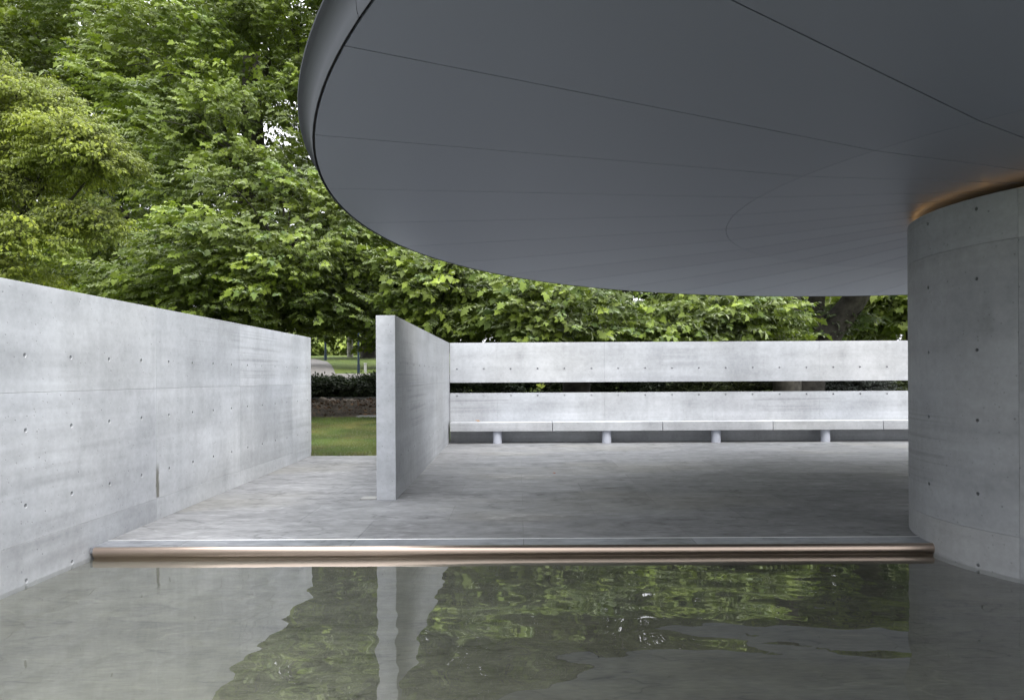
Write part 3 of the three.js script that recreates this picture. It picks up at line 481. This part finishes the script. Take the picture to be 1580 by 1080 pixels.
plant({ name: 'young_tree', label: 'bright yellow-green tree with a slanting dark trunk next to the column', x: 17.8, z: 33, seed: 7, set: SP.far, sprays: 20, dark: [0.12, 0.17, 0.022], light: [0.24, 0.29, 0.04], bough: 0.9,
  trunk: [[0, 0, 0], [-0.1, 2.4, 0], [-0.55, 4, 0], [-1.1, 5.6, 0.1], [-1.3, 8, 0]], rad: [0.22, 0.2, 0.17, 0.15, 0.05],
  lobes: [lobe(1375, 480, 34, 2.0, 1.3, 1.5, 40), lobe(1345, 470, 35, 1.3, 1.1, 1, 18), lobe(1420, 440, 34, 2, 2, 2, 20)] });
plant({ name: 'slender_tree', label: 'tree with a dark upright trunk seen against a patch of white sky under the rim', x: 5.1, z: 34, seed: 8, set: SP.far, sprays: 18, dark: [0.05, 0.085, 0.02], light: [0.11, 0.165, 0.03],
  trunk: [[0, 0, 0], [0, 4, 0], [-0.1, 8, 0.1], [0.1, 13, 0]], rad: [0.30, 0.26, 0.2, 0.06],
  lobes: [lobe(970, 300, 34, 4, 4, 3, 50), lobe(1090, 400, 36, 2.4, 1.6, 3, 18)] });
// trees on the rise beyond the path
const back = [
  [-27, 46, 'broad tree on the rise at the far left, mostly hidden by the lime-green tree', [[60, 330, 44, 6, 4.5, 4, 60], [170, 200, 46, 6, 5, 4, 60], [20, 130, 46, 6, 5, 4, 40]]],
  [-18.5, 52, 'dark tree on the rise behind the end of the long wall', [[300, 330, 50, 6, 5, 4, 70], [400, 180, 50, 6, 5, 4, 60], [420, 440, 52, 4.5, 2.0, 3, 36], [300, 90, 50, 6, 4, 4, 30]]],
  [-3.5, 50, 'dark tree on the rise behind the free end wall', [[660, 380, 48, 5, 4, 4, 60], [640, 480, 48, 3.6, 1.4, 3, 30], [740, 440, 50, 4, 2.0, 3, 36], [700, 200, 50, 6, 5, 4, 50], [720, 70, 50, 6, 5, 4, 60], [840, 130, 50, 5, 6, 4, 60]]],
  [11, 47, 'dark tree on the rise behind the middle of the back wall', [[1060, 420, 46, 4.5, 3, 3.4, 50], [1130, 480, 47, 3.6, 1.6, 3, 36], [900, 420, 47, 3.2, 2.4, 3, 30], [1000, 240, 48, 6, 5, 4, 60]]],
  [23, 52, 'dark tree on the rise behind the leaning trunk', [[1250, 470, 50, 4.5, 2.4, 3, 50], [1310, 400, 52, 4.5, 3, 3, 40], [1400, 260, 50, 6, 5, 4, 50], [1200, 300, 52, 6, 4, 4, 30]]],
];
back.forEach(([x, z, label, L], i) => plant({ name: 'park_tree', label, x, z, seed: 20 + i, set: SP.far, sprays: 18, bough: 1.5, scale: 1.25, dark: [0.045, 0.08, 0.009], light: [0.13, 0.185, 0.014], branchStep: 5, min: (p) => { const zz = -p.z, X = 800 + 1128 * p.x / zz; return (X > 440 && X < 600) ? EYE + (583 - 510) / 1128 * zz : 3.2; },
  trunk: [[0, 0, 0], [0.1, 4, 0], [0.2, 9, 0], [0, 14, 0]], rad: [0.5, 0.42, 0.32, 0.1], lobes: L.map((l) => lobe(...l)) }));
plant({ name: 'park_tree', label: 'far tree with a thick dark trunk standing on the upper lawn in the wall opening', x: -15.2, z: 74, seed: 30, set: SP.far, sprays: 18, bough: 1.8, scale: 1.6, dark: [0.05, 0.08, 0.018], light: [0.12, 0.17, 0.03], branchStep: 6,
  trunk: [[0, 0, 0], [0, 3, 0], [0.1, 8, 0], [0, 14, 0]], rad: [0.85, 0.62, 0.5, 0.2], lobes: [lobe(560, 445, 72, 6, 3.0, 4, 60), lobe(500, 420, 72, 6, 4, 4, 50), lobe(620, 420, 74, 6, 5, 4, 40)] });
plant({ name: 'birch_tree', label: 'slim tree with a pale grey trunk far up the lawn in the wall opening', x: -18.2, z: 79, seed: 31, set: SP.far, sprays: 16, bough: 1.3, scale: 1.4, bark: M.paleBark, dark: [0.10, 0.15, 0.025], light: [0.2, 0.26, 0.04], branchStep: 5,
  trunk: [[0, 0, 0], [0, 3, 0], [0.1, 8, 0]], rad: [0.34, 0.3, 0.16], lobes: [lobe(535, 470, 79, 3.4, 2.0, 2, 24)] });
[[-22.3, 92, 'bright green bush at the top of the upper lawn, behind the left lamp post'], [-17.6, 96, 'bright green bush at the top of the upper lawn, left of the thick far trunk'], [-26.5, 90, 'bright green bush on the upper lawn partly behind the end of the long wall'], [-12, 94, 'bright green bush at the top of the upper lawn, right of the thick far trunk']].forEach(([x, z, label], i) =>
  plant({ name: 'bush', label, category: 'bush', x, z, seed: 40 + i, set: SP.far, sprays: 20, bough: 0.9, scale: 1.5, dark: [0.15, 0.21, 0.03], light: [0.30, 0.36, 0.06], lobes: [[new THREE.Vector3(x, terr(x, z) + 1.5, -z), [2.6, 1.9, 1.6], 40]] }));
// shrubs
const shrub = (x, z, w, h, label, seed, o = {}) => plant({ name: 'shrub', label, category: 'shrub', x, z, seed, set: SP.shrub, sprays: 26, bough: 0.32, face: 0.2, droop: -0.4, mat: M.hedgeLeaf, dark: [0.022, 0.040, 0.014], light: [0.06, 0.09, 0.025], lobes: [[new THREE.Vector3(x, terr(x, z) + h * 0.48, -z), [w, h * 0.52, 0.6], Math.round(46 * w)]],
  trunk: [[0, 0, 0], [0.05, h * 0.3, 0], [0.0, h * 0.6, 0]], rad: [0.05, 0.04, 0.02], limbR: 0.03, ...o });
shrub(-7.7, 27.2, 0.85, 0.74, 'rounded dark green shrub in the wall opening, nearer the long wall', 50);
shrub(-6.15, 27.4, 0.9, 0.60, 'low dark green shrub in the wall opening, nearer the free end wall', 51);
shrub(-5.0, 27.6, 0.9, 0.72, 'dark green shrub half hidden by the free end wall', 52);
shrub(-1.6, 26.8, 1.2, 0.85, 'low dark shrub seen through the left end of the wall slot', 53);
shrub(3.6, 26.6, 1.3, 0.95, 'low dark shrub seen through the slot right of the stout trunk', 54);
shrub(6.0, 27.0, 1.1, 0.8, 'low dark shrub seen through the middle of the wall slot', 55, { dark: [0.05, 0.07, 0.02], light: [0.10, 0.13, 0.03] });
shrub(11.6, 26.4, 1.2, 0.9, 'grey-green low shrub seen through the slot near the column', 56, { dark: [0.05, 0.06, 0.05], light: [0.12, 0.14, 0.12] });
shrub(1.0, 28.4, 1.3, 0.95, 'dark shrub seen through the slot left of the stout dark trunk', 57, { dark: [0.03, 0.05, 0.015], light: [0.08, 0.11, 0.02] });
shrub(8.6, 28.2, 1.5, 0.9, 'olive green shrub seen through the slot left of the straight trunk', 58, { dark: [0.05, 0.065, 0.015], light: [0.11, 0.13, 0.025] });
shrub(13.6, 28.2, 1.4, 0.95, 'olive shrub seen through the slot right beside the column', 59, { dark: [0.04, 0.055, 0.015], light: [0.09, 0.115, 0.025] });
// understorey behind the long wall
[[-15.2, 20.5, 1.7, 3.2, 'leafy green bush rising behind the long wall at the left edge'], [-12.2, 21.5, 1.6, 3.3, 'leafy green bush behind the middle of the long wall'], [-9.4, 20.8, 1.3, 2.9, 'leafy green bush behind the far end of the long wall']].forEach(([x, z, w, h, label], i) =>
  plant({ name: 'bush', label, category: 'bush', x, z, seed: 60 + i, set: SP.elm, sprays: 40, bough: 0.6, scale: 1.2, dark: [0.07, 0.105, 0.02], light: [0.17, 0.22, 0.032], lobes: [[new THREE.Vector3(x, terr(x, z) + h * 0.55, -z), [w, h * 0.5, 1.0], Math.round(34 * w)]], trunk: [[0, 0, 0], [0.05, h * 0.3, 0], [0.0, h * 0.7, 0]], rad: [0.07, 0.05, 0.02], limbR: 0.04 }));
// a bright sprig in the slot
{ const p = PW(835, 597, 17.2), t = thing('leaf_sprig', 'bright yellow-green leaf sprig showing in the wall slot', 'plant', [p.x, 0.2, p.z]); t.userData.label = 'bright yellow-green leaf sprig showing in the wall slot';
  part('stem', tube([new THREE.Vector3(0, 0, 0), new THREE.Vector3(0.02, 0.6, 0), new THREE.Vector3(0, p.y - 0.1, 0)], [0.012, 0.006], 5), M.bark, t);
  const lm = M.leaf.clone(); lm.color.setRGB(0.30, 0.36, 0.03); const r = rng(9);
  for (let k = 0; k < 7; k++) { const m = part('leaf', planeLeaf, lm, t, [(r() - 0.5) * 0.16, p.y - 0.25 + 0.2 * r(), (r() - 0.5) * 0.12]); m.rotation.set(-0.4 - r() * 0.6, (r() - 0.5) * 2, (r() - 0.5) * 2.4); m.scale.setScalar(0.13); } }
// grass of the near lawn
{ const r = rng(70), P = [], I = [], C = []; // a tuft
  for (let k = 0; k < 7; k++) { const a = r() * 6.28, x = (r() - 0.5) * 0.05, z = (r() - 0.5) * 0.05, h = 0.03 + 0.035 * r(), w = 0.0035, lx = Math.cos(a) * h * 0.6, lz = Math.sin(a) * h * 0.6, n = P.length / 3; P.push(x - w * Math.sin(a), 0, z + w * Math.cos(a), x + w * Math.sin(a), 0, z - w * Math.cos(a), x + lx * 0.5 + w * 0.7, h * 0.7, z + lz * 0.5, x + lx, h, z + lz); I.push(n, n + 1, n + 2, n, n + 2, n + 3); }
  const g = new THREE.BufferGeometry(); g.setAttribute('position', new THREE.Float32BufferAttribute(P, 3)); g.setIndex(I); g.computeVertexNormals();
  const N = 52000, im = new THREE.InstancedMesh(g, M.grassBlade, N), q = new THREE.Quaternion(), e = new THREE.Euler(), o = octs(6, 6, 4, 71);
  for (let i = 0; i < N; i++) { const z = 13.87 + 7.1 * Math.pow(r(), 1.1), hw = r(), x = lerp(-0.52 * z * 0.9, -1.75 - (z - 13.85) * 0.09, hw), s = (0.7 + 0.8 * r()) * (1 + 0.06 * (z - 14)); const n = fbm(o, x / 8 + 0.5, z / 8), k = 0.85 + 0.9 * n + 0.3 * r(), dry = clamp(0.3 + 1.3 * fbm(o, x / 5 + 0.2, z / 5 + 0.6), 0, 1); _m.compose(new THREE.Vector3(x, terr(x, z) - 0.004, -z), q.setFromEuler(e.set(0, r() * 6.28, 0)), new THREE.Vector3(s, s, s)); im.setMatrixAt(i, _m); im.setColorAt(i, _c.setRGB(lerp(0.105, 0.19, dry) * k, lerp(0.155, 0.18, dry) * k, lerp(0.03, 0.05, dry) * k)); }
  im.name = 'grass'; im.userData = { kind: 'stuff', label: 'short green lawn grass in the opening between the walls', category: 'grass' }; im.receiveShadow = true; scene.add(im); }
// ------------------------------------------------------------------ small things in the park
const lamp = (px, z, h, R, label) => { const x = (px - 800) / 1128 * z, t = thing('lamp_post', label, 'lamp post', [x, terr(x, z) - 0.02, -z]);
  part('pole', new THREE.CylinderGeometry(R * 0.8, R, h, 14), M.post, t, [0, h / 2, 0]); part('base', new THREE.CylinderGeometry(R * 1.25, R * 1.35, 0.5, 14), M.post, t, [0, 0.25, 0]);
  part('lantern', new THREE.LatheGeometry([[0, 0], [R * 1.6, 0.02], [R * 2.6, 0.4], [R * 3, 0.46], [0, 0.66]].map(([a, b]) => new THREE.Vector2(a, b)), 16), M.post, t, [0, h, 0]); };
lamp(553, 41, 5.8, 0.062, 'slim dark blue lamp post beside the path in the wall opening');
lamp(502, 66, 5, 0.10, 'dark green lamp post farther up the lawn, close to the end of the long wall');
{ const z = 41.5, x = (563.5 - 800) / 1128 * z, t = thing('bollard', 'short grey wooden marker post on the lawn right of the blue lamp post', 'post', [x, terr(x, z) - 0.02, -z]); part('post', rbox(0.14, 0.52, 0.14, 0.02), M.greyPost, t, [0, 0.26, 0]); part('cap', rbox(0.17, 0.05, 0.17, 0.012), M.greyPost, t, [0, 0.545, 0]); }
{ // stone edging behind the mulch bed
  const t = thing('stone_edging', 'low grey stone edging along the shrub bed behind the brown mulch', 'edging', [0, 0, 0]); t.position.set(0, 0, -26.4);
  for (let k = 0; k < 26; k++) { const x = -9.0 + k * 0.9 + 0.45; part('edging_stone', rbox(0.885, 0.14, 0.16, 0.012), M.edging, t, [x, terr(x, 26.4) + 0.05, 0]); } }
{ const z = 21.3, x = (568 - 800) / 1128 * z, t = thing('stone_slab', 'flat pale stone slab lying at the edge of the lawn by the free end wall', 'stone', [x, terr(x, z), -z]); part('slab', rbox(0.62, 0.09, 0.5, 0.02), M.edging, t, [0, 0.05, 0]); t.children[0].rotation.y = 0.05; }
{ // fallen leaves and bark on the mulch: too many to count
  const r = rng(81), N = 2600, im = new THREE.InstancedMesh(planeLeaf, M.dryLeaf, N), q = new THREE.Quaternion(), e = new THREE.Euler();
  for (let i = 0; i < N; i++) { const z = 21.0 + 5.3 * Math.pow(r(), 0.7), x = -11 + 22 * r(), s = 0.05 + 0.08 * r(), k = 0.3 + 1.5 * r() * r(); _m.compose(new THREE.Vector3(x, terr(x, z) + 0.05 + 0.05 * r(), -z), q.setFromEuler(e.set(-Math.PI / 2 + (r() - 0.5) * 1.3, (r() - 0.5) * 1.3, r() * 6.28)), new THREE.Vector3(s, s, s)); im.setMatrixAt(i, _m); im.setColorAt(i, _c.setRGB(k, k * 0.92, k * 0.85)); }
  im.name = 'leaf_litter'; im.userData = { kind: 'stuff', label: 'brown fallen leaves scattered over the mulch bed', category: 'leaves' }; scene.add(im);
  // stones along the top of the bed
  const spots = [[498, 617, 0.16], [506, 619, 0.11], [512, 618, 0.13], [520, 620, 0.1], [529, 618, 0.1], [537, 619, 0.12], [543, 621, 0.1], [551, 619, 0.09], [562, 620, 0.1]];
  spots.forEach(([px, py, s], i) => { const z = 25.9 - 0.12 * (i % 3), x = (px - 800) / 1128 * z; const g = new THREE.IcosahedronGeometry(1, 2), p = g.attributes.position; for (let k = 0; k < p.count; k++) { const n = 1 + 0.22 * Math.sin(3 * p.getX(k) + i) * Math.cos(2.6 * p.getY(k) + 2 * i) + 0.12 * Math.sin(5 * p.getZ(k) + i * 3); p.setXYZ(k, p.getX(k) * n, p.getY(k) * n * 0.7, p.getZ(k) * n); } g.computeVertexNormals();
    const lab = i === 0 ? 'largest pale stone in the bed, at the foot of the rounded shrub' : 'small brown stone along the top of the mulch bed, ' + ['', 'just right of the largest one', 'third from the left', 'fourth from the left', 'middle one of the row', 'sixth from the left', 'third from the right end', 'second from the right end', 'the last one'][i];
    const t = new THREE.Mesh(g, M.rock); t.name = numbered('stone'); t.scale.setScalar(s); t.position.set(x, terr(x, z) + s * 0.4, -z); t.rotation.y = i * 1.7; t.userData = { label: lab, category: 'stone', kind: 'thing' }; if (i) t.userData.group = 'small stones along the mulch bed'; t.castShadow = t.receiveShadow = true; scene.add(t); }); }
{ // a dry leaf left on the bench
  const z = 16.05, x = (738 - 800) / 1128 * z, t = new THREE.Mesh(planeLeaf, M.dryLeaf); t.name = 'fallen_leaf'; t.scale.setScalar(0.12); t.position.set(x, EYE - 0.955, -z); t.rotation.set(-1.2, 0.3, 0.8); t.userData = { label: 'single dark dry leaf lying on the bench near the free end wall', category: 'leaf', kind: 'thing' }; t.castShadow = true; scene.add(t); }
{ // a speck of a leaf on the paving
  const t = new THREE.Mesh(planeLeaf, new THREE.MeshStandardMaterial({ color: new THREE.Color().setRGB(0.25, 0.07, 0.04), roughness: 0.9, side: THREE.DoubleSide })); t.name = numbered('fallen_leaf'); t.scale.setScalar(0.055); t.position.set(0.55, deckY(11.25) + 0.014, -11.25); t.rotation.set(-1.25, 0.2, 0.6); t.userData = { label: 'tiny reddish leaf lying alone on the grey paving under the canopy', category: 'leaf', kind: 'thing' }; t.castShadow = true; scene.add(t); }
{ // pale stone patch at the foot of the free end wall
  const t = thing('foot_slab', 'small pale grey slab set in the paving at the foot of the free end wall', 'slab', [-1.89, deckY(9.2), -9.22]); part('slab', rbox(0.2, 0.014, 0.20, 0.004, 1, 2), M.edging, t, [0, 0.005, 0]); }
renderer.render(scene, camera);
